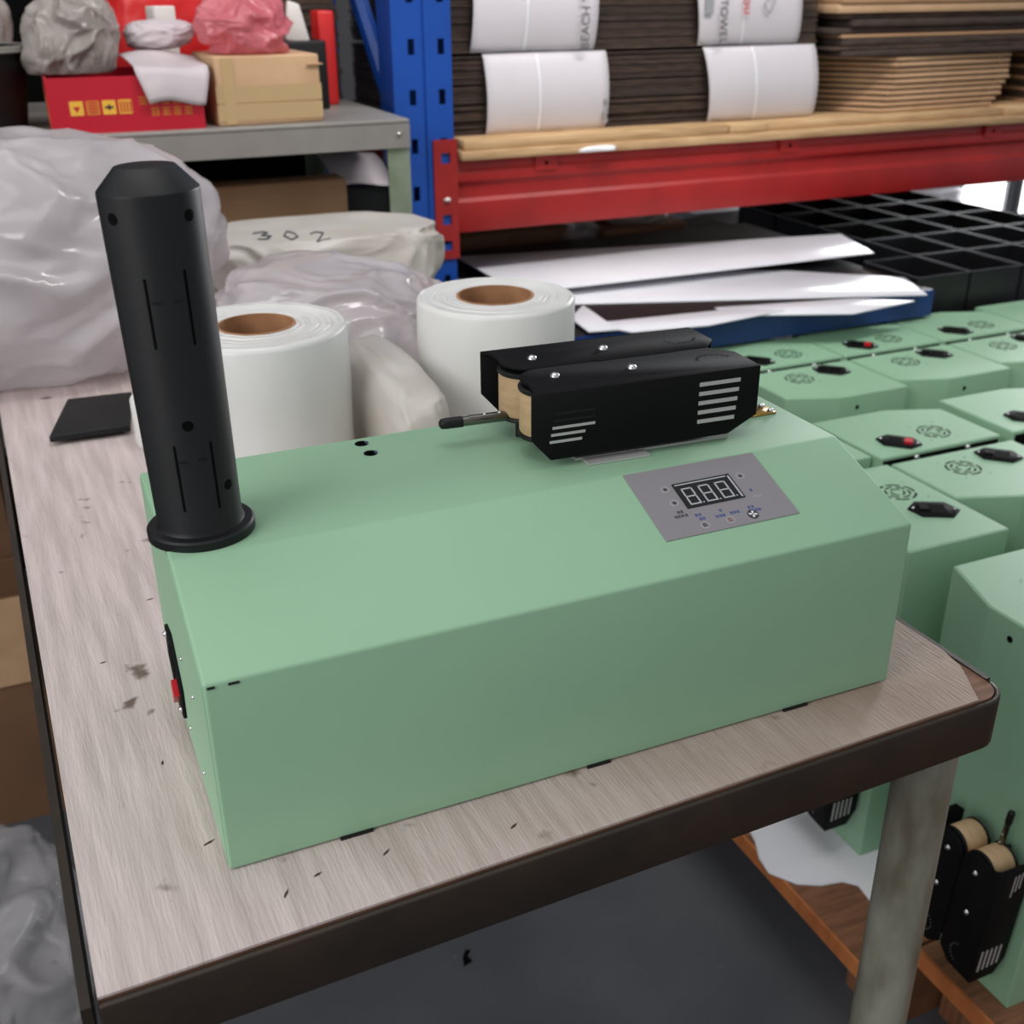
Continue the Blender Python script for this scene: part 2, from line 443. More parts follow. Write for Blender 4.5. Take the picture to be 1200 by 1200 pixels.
fb = MB().lathe([(0.0033, 0.0006), (0.0033, 0.0009)], 20, M=S_M @ Matrix.Translation((0.3094, 0.0483, 0))).build('fan_button', 'print_dark', dp)
fb_b = MB()
for k in range(4):
    a = k * PI / 2 + .3
    fb_b.prism([(0.0003, 0), (.0010, -.0007), (.0024, -.0006), (.0026, .0005), (.0012, .0006)], .0009, .0011, M=S_M @ Matrix.Translation((0.3094, 0.0483, 0)) @ Rz(a))
fb_b.build('fan_symbol', 'white_print', dp)
# tiny blue print (strokes of small characters beside and under the screen)
for (cx, cy, n, m) in ((0.2779, 0.0398, 2, 'print_blue'), (0.2924, 0.0398, 1, 'print_blue'), (0.2905, 0.0436, 3, 'print_blue'), (0.3000, 0.0432, 3, 'print_blue'), (0.3115, 0.0418, 2, 'print_blue'), (0.3125, 0.0446, 4, 'print_blue'), (0.319, 0.0295, 1, 'print_blue'), (0.3205, 0.0350, 3, 'print_light'), (0.2689, 0.0352, 2, 'print_dark'), (0.2680, 0.0382, 4, 'print_dark'), (0.279, 0.0430, 2, 'print_blue')):
    b = MB(); rr = random.Random(int(cx * 1e5))
    for k in range(n):
        x = cx + (k - n / 2) * 0.0022
        for j in range(3): b.box(x + .0001, x + .0018, cy + j * .0007, cy + j * .0007 + .0003, .0006, .00075, S_M)
        xx = x + rr.choice((.0003, .0008, .0013)); b.box(xx, xx + .0003, cy - .0002, cy + .0019, .0006, .00075, S_M)
    b.build('printed_characters', m, dp)

# brass cable outlet on the back right of the top
hg = MB().box(0.370, 0.390, 0.121, 0.137, 0.1349, 0.1362).build('brass_outlet', 'brass', mc, bevel=0.0004, seg=1)
for (x, y) in ((0.373, 0.124), (0.387, 0.124), (0.373, 0.134), (0.387, 0.134)):
    MB().ball((x, y, 0.1364), 0.0022, 0.8).build('screw', 'chrome', hg, smooth=60)

# sealing head: two black folded housings, rollers, probe
H_M = Matrix.Translation((0.2055, 0.0990, 0.1405)) @ Rz(math.radians(-3.0))
HH, HL, HW = 0.0410, 0.1470, 0.0880
wall = [(0, HH), (0, 0.0135), (0.012, 0), (0.128, 0), (HL, 0.010), (HL, HH)]


def arc(cx, cy, r, a0, a1, n=8): return [(cx + r * math.cos(math.radians(a0 + (a1 - a0) * i / n)), cy + r * math.sin(math.radians(a0 + (a1 - a0) * i / n))) for i in range(n + 1)]


def housing(front, name):
    f = (lambda y: y) if front else (lambda y: HW - y)
    M = H_M
    b = MB()
    ya, yb = sorted((f(0), f(0.0016)))
    b.prism(wall, ya, yb, 'y', M)
    top = [(0.0, 0.0016), (HL, 0.0016), (HL, 0.030), (HL - 0.012, 0.0435), (0.020, 0.0435)] + arc(0.021, 0.0265, 0.0172, 95, 205, 8) + [(0.004, 0.006)]
    b.prism([(p[0], f(p[1])) for p in top], HH - 0.0018, HH, 'z', M)
    # rear end flange closing the housing
    y0, y1 = sorted((f(0.0016), f(0.030)))
    b.box(HL - 0.0016, HL, y0, y1, 0.010, HH - .0018, M)
    o = b.build(name, 'black_powder', mc, bevel=0.0005, seg=1)
    yy0, yy1 = sorted((f(-0.0003), f(0.0002)))
    for i in range(5):
        z = 0.0105 + i * 0.0042
        MB().box(0.011 + i * .0008, 0.039 - (0.002 * (4 - i) if i < 2 else 0), yy0, yy1, z, z + 0.0016, M).build('vent_slot', 'slot_metal' if i < 3 else 'black_matte', o)
        z = 0.0095 + i * 0.0058
        MB().box(0.106, 0.131 + i * .0006, yy0, yy1, z, z + 0.0024, M).build('vent_slot', 'slot_metal', o)
    d = MB()
    for k in range(9):
        a = math.radians(20 + k * 18)
        d.use('chrome').box(HL - 0.020 + 0.011 * math.cos(a) - .001, HL - 0.020 + 0.011 * math.cos(a) + .001, f(0.020 + .010 * math.sin(a)) - .0005, f(0.020 + .010 * math.sin(a)) + .0005, HH - .0002, HH + .0002, M)
    d.build('perforation', 'gunmetal', o)
    for (x, y) in ((0.0245, 0.026), (0.0730, 0.0235)):
        MB().lathe([(0.0031, 0), (0.0030, 0.0009), (0.0021, 0.0019), (0.0009, 0.0024)], 12, (x, f(y), HH), M=M).build('screw', 'chrome', o, smooth=60)
    rx = 0.0200
    ry = f(0.0265)
    rl = MB().lathe([(0.0045, 0.0085), (0.0158, 0.0085), (0.0164, 0.010), (0.0164, 0.0325), (0.0158, 0.034), (0.0045, 0.034)], 32, (rx, ry, 0), M=M).build('roller', 'roller_tan', o, smooth=40)
    MB().lathe([(0.0168, 0.0340), (0.0172, 0.0350), (0.0172, 0.0362), (0.0160, 0.0370)], 28, (rx, ry, 0), M=M).build('roller_flange', 'black_matte', rl, smooth=40)
    MB().lathe([(0.0160, 0.0055), (0.0172, 0.0062), (0.0172, 0.0075), (0.0168, 0.0082)], 28, (rx, ry, 0), M=M).build('roller_flange', 'black_matte', rl, smooth=40)
    MB().rod(M @ Vector((rx, ry, -0.0046)), M @ Vector((rx, ry, HH - .002)), 0.0038, n=12).build('axle', 'gunmetal', rl, smooth=40)
    return o


hf = housing(True, 'sealing_head_housing')
hr = housing(False, 'sealing_head_housing')
MB().box(0.060, 0.112, 0.0430, 0.0450, HH - .001, HH + .0002, H_M).build('seam_gap', 'deep_black', hf)
MB().box(0.030, 0.132, 0.006, 0.082, -0.0052, -0.0036, H_M).box(0.034, 0.074, -0.0035, 0.006, -0.0052, -0.0040, H_M).build('mounting_plate', 'slot_metal', mc)
MB().box(0.046, 0.125, 0.020, 0.068, -0.0036, HH - .004, H_M).build('drive_block', 'black_powder', mc)
pr = MB().rod((0.186, 0.1570, 0.1492), (0.245, 0.1522, 0.1492), 0.0030, n=16).rod((0.190, 0.15675, 0.1500), (0.212, 0.1550, 0.1500), 0.0026, n=10).build('guide_rod', 'gunmetal', mc, smooth=50)
MB().lathe([(0.0016, 0), (0.0030, 0.0012), (0.0034, 0.004), (0.0034, 0.0145)], 16, M=Matrix.Translation((0.1715, 0.1582, 0.1492)) @ Vector((0.059, -0.0048, 0)).to_track_quat('Z', 'Y').to_matrix().to_4x4()).build('rod_tip', 'black_matte', pr, smooth=50)
for k in range(3):
    MB().ball((0.200 + k * .0095, 0.1558 - k * .0008, 0.1518), 0.0013).build('stud', 'chrome', pr, smooth=60)
for x in (0.222, 0.243): MB().rod((x, 0.1540, 0.1348), (x, 0.1540, 0.1475), 0.0022, n=10).build('rod_post', 'black_matte', pr)

# spool post (removed from the machines on the pallet)
SPX, SPY = 0.0205, 0.1025
st = MB().lathe([(0.0270, 0.1350), (0.0270, 0.1392), (0.0260, 0.1402), (0.0222, 0.1408), (0.0212, 0.1430), (0.0228, 0.3050), (0.0226, 0.3062), (0.0136, 0.3160), (0.0130, 0.3162)], 64, (SPX, SPY, 0)).build('spool_post', 'black_tube', mc, smooth=30)

st.matrix_local = Matrix.Translation((SPX, SPY, 0.1345)) @ Matrix.Rotation(math.radians(-1.0), 4, 'Y') @ Matrix.Translation((-SPX, -SPY, -0.1345))


def post_mark(name, ang, z0, z1, half_w, m='deep_black', rise=0.00025):
    b = MB(); a = math.radians(ang); n = 6
    for i in range(n):
        za = z0 + (z1 - z0) * i / n; zb = z0 + (z1 - z0) * (i + 1) / n

        def P(z, s, o):
            r = 0.0212 + (z - 0.143) / (0.305 - 0.143) * 0.0016 + o; da = s * half_w / r
            return (SPX + r * math.cos(a + da), SPY + r * math.sin(a + da), z)
        b.quad([P(za, -1, rise), P(za, 1, rise), P(zb, 1, rise), P(zb, -1, rise)])
    return b.build(name, m, st)


def post_hole(ang, z, r0):
    b = MB(); a = math.radians(ang); r = 0.0212 + (z - 0.143) / 0.162 * 0.0016 + .0003
    V = []
    for k in range(14):
        t_ = 2 * PI * k / 14; da = r0 * math.cos(t_) / r
        V.append((SPX + r * math.cos(a + da), SPY + r * math.sin(a + da), z + r0 * math.sin(t_)))
    b.quad(V); return b.build('post_hole', 'deep_black', st)


for (a, z0, z1) in ((-116, 0.238, 0.2705), (-69.5, 0.238, 0.273), (-114.3, 0.155, 0.190), (-68, 0.154, 0.1895)):
    post_mark('post_slot', a, z0, z1, 0.0006)
for (a, z) in ((-143.6, 0.2965), (-52.4, 0.296), (-93.5, 0.1996), (-48.6, 0.164)): post_hole(a, z, 0.0027)
for zc in (0.259, 0.181):
    for a in (-106, -82):
        post_mark('clip_tab', a, zc, zc + 0.0009, 0.0022, 'black_tube', 0.0006)

# ------------------------------------------------------------------ machines standing on end on the pallets
bpy.context.view_layer.update()
for o in bpy.data.objects:
    if o.parent: CH.setdefault(o.parent.name, []).append(o)
UPA = Matrix(((0, 0, -1), (0, -1, 0), (-1, 0, 0)))       # local X->-z, Y->-y, Z->-x
UPD = Matrix(((0, -1, 0), (0, 0, 1), (-1, 0, 0)))        # local X->-z, Y->-x, Z->+y
UPF = Matrix(((0, 1, 0), (0, 0, -1), (-1, 0, 0)))        # local X->-z, Y->+x, Z->-y
TZ = -0.138
tmpl_holes = []
UP = [
    (UPA, (0.8680, 0.520), 'upended pale green machine on the foam sheet, sealing head peeking out under the table rail'),
    (UPA, (0.8600, 0.288), 'nearest upended pale green machine, at right photo edge, with its black sealing head fully visible'),
    (UPA, (0.8670, 0.738), 'pale green upended machine mostly hidden behind the right end of the machine on the table'),
    (UPD, (1.0640, 0.5350), 'upended pale green machine, red switch, beside the right corner of the machine on the table'),
    (UPF, (0.8720, 0.5185), 'upended pale green machine back to back with the nearer red switch one, viewer side'),
    (UPD, (1.2770, 0.5350), 'upended pale green machine at right photo edge beside the nearer one with red switch'),
    (UPF, (1.0870, 0.5185), 'upended pale green machine cut by the right photo edge, black socket at its far corner'),
    (UPF, (0.8970, 0.8700), 'upended pale green machine right beside the black sealing head, front row of the far pair'),
    (UPF, (1.0930, 0.8700), 'upended pale green machine in the front row of the far pair, second from its left'),
    (UPF, (1.2890, 0.8700), 'upended pale green machine, front row of the far pair, cut by the right edge'),
    (UPD, (1.0950, 0.8860), 'far row upended pale green machine, leftmost of it, under the pile of white metal strips'),
    (UPD, (1.2910, 0.8860), 'far row upended pale green machine with red switch, next to the leftmost of that row'),
    (UPD, (1.4870, 0.8860), 'far row upended pale green machine standing before the black bins, third from the left'),
    (UPD, (1.6830, 0.8860), 'far row upended pale green machine at the right photo edge before the black bins'),
    (UPD, (1.0580, 0.1600), 'pale green upended machine of which only a corner shows right of the foam sheet machine'),
]
SW = [0, 0, 0, 1, 0, 0, 0, 0, 0, 0, 0, 1, 0, 0, 0]
for i, (R, (x, y), lab) in enumerate(UP):
    hid = ('sealing_head_housing', 'guide_rod', 'mounting_plate', 'drive_block') if i in (8, 14) else ()   # heads wholly out of sight
    c = copy_tree(mc, None, skip=('spool_post', 'seam_tab', 'paint_nick') + hid)
    c.matrix_world = Matrix.Translation((x, y, TZ)) @ R.to_4x4()
    c['label'] = lab; c['group'] = 'green machines standing on end'
    for ch in c.children:
        n = ch.name.split('.')[0]
        if n == 'mains_socket':
            if R is UPA: ch.location = (0, 0.124, 0.042); ch.rotation_euler = (-1.1, 0, 0)
            if not SW[i]:
                for g in ch.children:
                    if g.name.startswith('rocker'):
                        me = g.data.copy(); me.materials[0] = MATS['black_powder']; g.data = me
                        if 'label' in g: del g['label']
    # open spool hole in the flat face, base screws showing in the gap between back to back machines
    if i == 0:
        hole0 = MB().lathe([(0.0034, 0.1348), (0.0034, 0.1352)], 16, (0.0190, 0.1045, 0)).build('spool_hole', 'deep_black', c)
        screw0 = MB().lathe([(0.0038, 0.0), (0.0038, 0.0022), (0.0024, 0.0034)], 10, M=Matrix.Rotation(PI, 4, 'X')).build('base_screw', 'chrome', c, loc=(0.007, 0.055, 0), smooth=50)
        part('base_screw', screw0, c, (0.007, 0.137, 0))
    else:
        part('spool_hole', hole0, c)
        for yy in (0.055, 0.137): part('base_screw', screw0, c, (0.007, yy, 0))
for ch in list(mc.children):       # no grille shows on the end of the machine on the table
    if ch.name.startswith('fan_grille'): bpy.data.objects.remove(ch)

# pallets and foam under them
def pallet(name, label, x0, x1, y0, y1, ztop, th, nb):
    p = thing(name, label, 'pallet', (x0, y0, FZ))
    H = ztop - FZ
    MB().box(0, x1 - x0, 0, y1 - y0, H - th, H).build('deck_board', 'pallet_wood', p)
    MB().box(-0.004, -0.0002, 0, y1 - y0, H - th, H - .0004).build('edge_strip', 'pallet_edge', p)['label'] = 'orange brown sawn edge'
    n = 3
    for k in range(n):
        yy = (y1 - y0 - 0.07) * k / (n - 1)
        MB().box(0.05, x1 - x0 - .05, yy, yy + 0.07, 0, H - th - .0002).build('stringer', 'pallet_wood', p)
    return p


pallet('wooden_pallet', 'brown plywood topped pallet with orange edge lying on the floor under the foam sheet', 0.634, 1.90, 0.199, 1.025, -0.5415, 0.020, 3)
pallet('wooden_pallet', 'nearer plywood pallet with orange edge under the machine at the right photo edge', 0.702, 1.60, -0.60, 0.193, -0.5380, 0.022, 3)
ln = thing('wooden_board', 'dark brown flat board on the floor in front of the nearer pallet edge', 'board', (0.585, -0.45, FZ))
MB().box(0, 0.105, 0, 0.635, 0, 0.016).build('board', 'pallet_wood', ln)
for k in range(3): MB().box(0.105 * k / 3 + 0.005, 0.105 * k / 3 + 0.028, 0.02, 0.60, 0.0162, 0.034).build('slat', 'pallet_wood', ln)
FO = [(0.672, 0.50), (0.650, 0.455), (0.637, 0.40), (0.625, 0.375), (0.621, 0.350), (0.640, 0.322), (0.664, 0.309), (0.690, 0.304), (0.702, 0.292), (0.699, 0.27), (0.706, 0.245), (0.722, 0.212), (0.80, 0.203), (1.0, 0.21), (1.0, 0.8), (0.672, 0.80)]
tag(MB().prism(FO, -0.5414, -0.5381).build('foam_sheet', 'foam_white', bevel=0.0008, seg=1), 'white packing foam sheet with wavy torn edge hanging over the orange pallet edge', 'foam sheet')

# ------------------------------------------------------------------ film rolls on the worktable
def film_roll(label, x, y, H, R, r, seed):
    rl = thing('film_roll', label, 'roll', (x, y, 0), 0, 'white film rolls on the worktable')
    rn = random.Random(seed)
    prof = [(r + .002, 0.0), (R - .002, 0.0), (R, 0.003), (R, H * .3), (R + .0006, H * .6), (R, H - 0.004), (R - 0.0015, H - .0008)]
    q = R - 0.003
    while q > r + 0.006:
        prof += [(q, H), (q - 0.0012, H - 0.0014 * rn.uniform(.4, 1.2)), (q - 0.0020, H)]
        q -= rn.uniform(0.0035, 0.0085)
    prof += [(r + .002, H)]
    MB().lathe(prof, 96, fn=lambda a, rr, z: 0.0007 * math.sin(3 * a + seed) * (rr / R) + 0.0004 * math.sin(11 * a + z * 40), close=True).build('film', 'film_white', rl, smooth=50)
    MB().lathe([(r, 0.001), (r + .002, 0.001), (r + .002, H + .0008), (r, H + .0008)], 48, close=True).build('cardboard_core', 'card_core', rl, smooth=40)
    return rl


film_roll('white film roll standing right behind the black spool post, brown core showing', 0.1297, 0.490, 0.13, 0.0752, 0.0308, 1)
film_roll('white film roll standing behind the sealing head, loose outer windings', 0.349, 0.494, 0.13, 0.0725, 0.0335, 2)
tag(MB().lathe([(0.012, 0), (0.0235, 0), (0.0245, 0.002), (0.0245, 0.043), (0.0235, 0.045), (0.012, 0.045)], 36, close=True).build('film_roll', 'film_white', loc=(0.0510, 0.594, 0.0), smooth=40), 'small squat white film roll peeking out left of the black spool post', 'roll')


# ------------------------------------------------------------------ crumpled plastics
def crumple(name, m, c, d, seed, sub=5, amp=0.22, zmin=None, power=0.82, fr=(0.9, 1.5, 3.1), slump=0.0, smooth=180, zmax=None, dirv=(1.0, 0.55, 1.0)):
    """a heap of plastic film: broad soft lobes crossed by sharp creases"""
    bm = bmesh.new(); bmesh.ops.create_icosphere(bm, subdivisions=sub, radius=1.0)
    off = Vector((seed * 3.1, seed * 1.7, seed * 2.3)); dv = Vector(dirv)
    for v in bm.verts:
        p = v.co.normalized()
        e = Vector([math.copysign(abs(q) ** power, q) for q in p])
        wv = Vector((noise.noise(p * 1.5 + off), noise.noise(p * 1.5 - off), noise.noise(p * 1.7 + off * 2))) * 0.45
        q0 = Vector(((p.x + wv.x) * dv.x, (p.y + wv.y) * dv.y, (p.z + wv.z) * dv.z))
        f = 0.85 * noise.noise(p * fr[0] + off)
        for s_, wgt in ((fr[1], 0.55), (fr[2], 0.20), (fr[2] * 2.3, 0.055)):
            r_ = 1.0 - abs(noise.noise(q0 * s_ + off)) * 2.2
            f += wgt * (max(r_, 0) ** 1.6 - 0.45)
        k = 1 + amp * f
        q = Vector((e.x * d[0] * k, e.y * d[1] * k, e.z * d[2] * k))
        q.x += slump * q.z
        if zmin is not None: q.z = max(q.z, zmin + 0.0006 * noise.noise(p * 9))
        if zmax is not None and q.z > zmax: q.z = zmax + (q.z - zmax) * 0.25
        v.co = q
    me = bpy.data.meshes.new(name); bm.to_mesh(me); bm.free(); me.materials.append(MATS[m])
    me.polygons.foreach_set('use_smooth', [True] * len(me.polygons))
    if smooth < 180: me.set_sharp_from_angle(angle=math.radians(smooth))
    o = bpy.data.objects.new(name, me); COL.objects.link(o); o.location = c
    return o


tag(crumple('plastic_bag', 'plastic_bag', (-0.060, 0.895, 0.112), (0.215, 0.150, 0.128), 5, 6, 0.20, zmin=-0.111, power=.9), 'large crumpled translucent plastic bag heaped at the far left of the worktable', 'plastic bag')
sk = crumple('plastic_sack', 'sack', (0.330, 1.050, 0.050), (0.158, 0.092, 0.060), 11, 6, 0.14, zmin=-0.0495, power=0.6, zmax=0.045)
tag(sk, 'folded white plastic sack with handwritten black number behind the two film rolls', 'sack')
tag(crumple('plastic_film', 'plastic_bag', (0.255, 0.740, 0.050), (0.128, 0.125, 0.070), 21, 6, 0.24, zmin=-0.0495), 'crumpled clear plastic film heaped between and behind the two film rolls', 'plastic film')
tag(crumple('plastic_film', 'sack', (0.2400, 0.475, 0.042), (0.029, 0.100, 0.052), 27, 5, 0.08, zmin=-0.0395, power=.6), 'low whitish plastic film tucked in the gap between the two film rolls', 'plastic film')
tag(crumple('plastic_film', 'plastic_clear', (-0.27, 0.62, FZ + 0.10), (0.15, 0.14, 0.12), 31, 6, 0.34, zmin=-0.0995), 'clear plastic wrap crumpled on the floor left of the worktable', 'plastic film')


def stroke(name, m, pts, wd, parent=None, up=Vector((0, 0, 1)), lift=0.0004):
    b = MB()
    for a, c in zip(pts[:-1], pts[1:]): b.rod(a, c, wd, n=6)
    return b.build(name, m, parent)


def on_sack(u, v):   # handwriting frame on the sack's sloping front top
    bpy.context.view_layer.update()
    o = Vector((0.235 + u, 0.985 + v, 0.4)); mw = sk.matrix_world.inverted()
    ok, h, n, i = sk.ray_cast(mw @ o, Vector((0, 0, -1)))
    return h + Vector((0, 0, 0.0007)) if ok else (mw @ Vector((o.x, o.y, 0.09)))


GL = {'3': [(0, .9), (.5, 1), (.7, .8), (.3, .55), (.7, .3), (.4, 0), (0, .15)], '0': [(.3, 1), (0, .5), (.2, 0), (.6, .3), (.6, .8), (.3, 1)], '2': [(0, .8), (.3, 1), (.65, .8), (.3, .3), (0, 0), (.7, .05)]}
for i, ch in enumerate('302'):
    stroke('handwritten_digit', 'ink', [on_sack(0.0 + i * 0.034 + p[0] * 0.026, 0.002 - i * 0.012 + p[1] * 0.040) for p in GL[ch]], 0.0010, sk)

# black plate partly under the bag
bp_ = thing('plastic_plate', 'flat black plastic plate on the worktable in front of the heaped plastic bag', 'plate', (-0.047, 0.622, 0.0), math.radians(-4))
MB().prism([(0, 0), (0.072, 0.004), (0.078, 0.105), (0.016, 0.105)], 0.004, 0.0105).build('plate', 'black_matte', bp_, bevel=0.0012)
MB().box(0.014, 0.066, 0.012, 0.095, 0, 0.004).build('foot', 'deep_black', bp_)

# ------------------------------------------------------------------ blue platform, metal strips, black bins
pf = thing('steel_platform', 'low blue steel platform carrying the pile of white metal strips', 'platform', (0.68, 0.995, FZ))
PH = -0.0870 - FZ
MB().box(0, 0.685, 0.003, 0.72, PH - 0.012, PH).build('deck_panel', 'black_matte', pf)
MB().box(0, 0.685, 0, 0.003, PH - 0.045, PH).box(0.003, 0.685, 0.003, 0.03, PH - 0.045, PH - .042).build('front_rail', 'bench_blue', pf)
for x in (0.0, 0.635):
    for y in (0.10, 0.67): MB().box(x, x + .05, y, y + .05, 0, PH - 0.0122).build('leg', 'bench_blue', pf)
tag(MB().box(0, .64, 0, .25, 0, 0.0160).build('cardboard_slab', 'black_matte', loc=(0.72, 1.297, -0.0869), bevel=.002), 'flat black slab lying under the topmost white strip on the blue platform', 'slab')


def strip(label, pts, z, th=0.0022, m='sheet_white'):
    cx = sum(p[0] for p in pts) / len(pts); cy = sum(p[1] for p in pts) / len(pts)
    o = MB().prism([(p[0] - cx, p[1] - cy) for p in pts], 0, th).build('metal_strip', m, loc=(cx, cy, z), bevel=0.0003, seg=1)
    return tag(o, label, 'metal strip', 'white metal strips piled on the blue platform')


strip('broad white metal sheet on top of the strip pile, its tip reaching the black bins', [(0.690, 1.495), (1.456, 1.359), (1.403, 1.197), (1.046, 1.201), (0.690, 1.205)], -0.0706)
strip('long white metal strip lying directly below the broad top sheet, second in the pile', [(0.700, 1.290), (0.823, 1.285), (1.088, 1.264), (1.213, 1.206), (1.371, 1.075), (1.324, 0.967), (0.761, 1.162), (0.700, 1.180)], -0.0868)
strip('narrow white metal strip with its right end over the upended machines', [(0.960, 1.046), (1.195, 0.998), (1.278, 0.945), (1.137, 0.925), (0.950, 1.000)], -0.0868)
strip('frontmost white metal strip, close behind the sealing head', [(0.731, 1.040), (0.978, 1.018), (1.048, 0.980), (0.891, 0.956), (0.768, 0.973)], -0.0842)
strip('short white folded strip end leaning out just right of the right film roll', [(0.715, 1.071), (0.767, 1.130), (0.752, 0.985), (0.707, 0.993)], -0.0816)

plb = thing('low_table', 'dark low table under the grid of black bins', 'table', (1.372, 1.040, FZ))
MB().box(0, 0.62, 0, 0.80, -0.24 - FZ - .03, -0.24 - FZ).build('table_top', 'black_matte', plb)
for x in (0.0, 0.57):
    for y in (0.06, 0.75): MB().box(x, x + .05, y, y + .05, 0, -0.24 - FZ - .03).build('leg', 'black_matte', plb)


def make_bin(W, D, H):
    b = MB(); q = 0.003
    b.use('bin_black').box(0, W, 0, D, 0, .003).box(0, W, 0, q, .003, H).box(0, W, D - q, D, .003, H).box(0, q, q, D - q, .003, H).box(W - q, W, q, D - q, .003, H)
    return b


rows_y = [1.048, 1.192, 1.338, 1.486, 1.634]
first_bin = None
ordn = ['first', 'second', 'third', 'fourth', 'fifth']
for j in range(5):
    for i in range(5):
        x = 1.376 + i * 0.1215; y = rows_y[j]
        if i == 0 and j > 0: continue
        lab = 'black open plastic bin, %s from the left in the %s row of the bin grid' % (ordn[i], ['front', 'second', 'middle', 'fourth', 'back'][j])
        if first_bin is None:
            r_ = thing('storage_bin', lab, 'bin', (x, y, -0.24), 0, 'black plastic bins below the red beam')
            make_bin(0.117, 0.141, 0.157).build('tub', 'bin_black', r_)
            MB().box(-.001, .118, -.001, .0025, .157, .1595).box(-.001, .118, .1385, .142, .157, .1595).box(-.001, .0025, .0025, .1385, .157, .1595).box(.1145, .118, .0025, .1385, .157, .1595).build('rim', 'bin_rim', r_)
            first_bin = r_; CH[r_.name] = [c for c in bpy.data.objects if c.parent == r_]
        else:
            r_ = copy_tree(first_bin); r_.location = (x + random.uniform(-.001, .001), y + random.uniform(-.001, .001), -0.24); r_['label'] = lab

# stacks of corrugated sheet behind the bins
def sheet_stack(name, label, x0, x1, y0, y1, z1, m, n=12, step=0.0085):
    p = thing(name, label, 'stack', (x0, y0, FZ)); H = z1 - FZ
    MB().box(0.005, x1 - x0 - .005, 0.006, y1 - y0, 0, H - n * step).build('stack_base', m, p)
    src = None
    for k in range(n):
        z = H - (n - k) * step
        if src is None: src = MB().box(0, x1 - x0, 0, y1 - y0, 0, step - .0022).build('sheet', m, p, loc=(0, 0, z), bevel=.0008, seg=1)
        else: part('sheet', src, p, (random.uniform(-.004, .004), random.uniform(-.004, .002), z))


sheet_stack('panel_stack', 'stack of silver ribbed panels under the red beam left of the black bins', 1.52, 1.815, 2.0, 2.25, -0.140, 'sheet_silver')
sheet_stack('panel_stack', 'stack of white ribbed panels under the red beam at far right by the window', 2.15, 2.40, 2.0, 2.25, -0.132, 'sheet_white')
tag(MB().box(0, 0.075, 0, 0.07, 0, 0.56).build('white_carton', 'white_card', loc=(1.835, 1.99, FZ), bevel=.003), 'narrow white carton standing beside the silver panel stack under the beam', 'box')
# odds and ends at the back of the platform
tag(MB().box(0, 0.26, 0, 0.10, 0, 0.030).build('flat_carton', 'carton_brown', loc=(0.72, 1.60, -0.0869), bevel=.002), 'low brown flattened carton at the back of the platform beneath the beam', 'box')
tag(MB().box(0, 0.20, 0, 0.12, 0, 0.022).build('flat_carton', 'carton_brown', loc=(1.04, 1.575, -0.0869), rot=(0, 0, .06), bevel=.002), 'brown flat carton under the scraps right of the beam underside', 'box')
tag(crumple('scrap_plastic', 'plastic_clear', (1.00, 1.62, -0.0869 + .016), (0.045, 0.035, 0.03), 41, 4, .4, zmin=-.0155), 'glossy dark clear plastic scrap under the red beam', 'scrap')
tag(crumple('scrap_paper', 'plastic_grey', (1.14, 1.63, -0.0648 + .014), (0.06, 0.04, 0.022), 43, 4, .4, zmin=-.0135), 'crumpled grey white paper scrap on the brown flat carton under the beam', 'scrap')

# ------------------------------------------------------------------ pallet rack
rk = thing('pallet_rack', 'blue upright pallet rack with red beam carrying the cardboard bundles', 'rack', (0.540, 1.350, FZ))
RH = 1.35 - FZ


def slotted_face(parent):
    b = MB(); x_s = [0.000, 0.026, 0.037, 0.050]
    zs = [0.297 - FZ + 0.0745 * k for k in range(-8, 8)]
    W = 0.097
    b.box(0, 0.026, 0.004, 0.0065, 0, RH).box(0.037, 0.052, 0.004, 0.0065, 0, RH)   # flats
    b.box(0.056, 0.074, 0, 0.0025, 0, RH).box(0.085, W, 0, 0.0025, 0, RH)
    b.box(0.052, 0.056, 0, 0.0065, 0, RH)
    for x0, x1, y in ((0.026, 0.037, .004), (0.074, 0.085, 0.0)):
        z = 0
        for q in zs:
            b.box(x0, x1, y, y + .0025, z, q - 0.0115); z = q + 0.0115
        b.box(x0, x1, y, y + .0025, z, RH)
    b.box(0, 0.0025, 0.0065, 0.075, 0, RH).box(W - .0025, W, 0.0025, 0.075, 0, RH).box(0.020, W - .02, 0.062, 0.066, 0, RH)
    return b.build('post', 'rack_blue', parent)


p1 = slotted_face(rk)
part('post', p1, rk, (0, 0.66, 0))
MB().rod((0.03, 0.08, 0.24 - FZ - .06), (0.03, 0.66, 0.24 - FZ + 0.50), 0.016, n=8).build('brace', 'rack_blue', rk)
MB().rod((0.03, 0.66, 0.10), (0.03, 0.08, 0.55), 0.016, n=8).build('brace', 'rack_blue', rk)
bx = 0.600 - 0.540
br = MB()
Zb = lambda z: z - FZ
hz = [0.128, 0.029, -0.014]
yb0, yb1 = -0.0045, -0.0005
zz = Zb(-0.036)
for q in hz[::-1]:
    br.box(bx, bx + 0.041, yb0, yb1, zz, Zb(q) - .0085); br.box(bx, bx + .0125, yb0, yb1, Zb(q) - .0085, Zb(q) + .0085); br.box(bx + .0285, bx + .041, yb0, yb1, Zb(q) - .0085, Zb(q) + .0085)
    zz = Zb(q) + .0085
br.box(bx, bx + .041, yb0, yb1, zz, Zb(0.157))
bk = br.build('beam_bracket', 'rack_red', rk)
MB().ball((bx + .021, yb0, Zb(0.062)), 0.0062, .6, 12).build('rivet', 'white_card', bk, smooth=60)
BX1 = 1.62
prof = [(0.0, 0.0), (0.0, 0.050), (0.006, 0.055), (0.006, 0.078), (0.0, 0.083), (0.0, 0.098), (0.004, 0.103), (0.004, 0.118), (0.045, 0.118), (0.045, 0.0)]
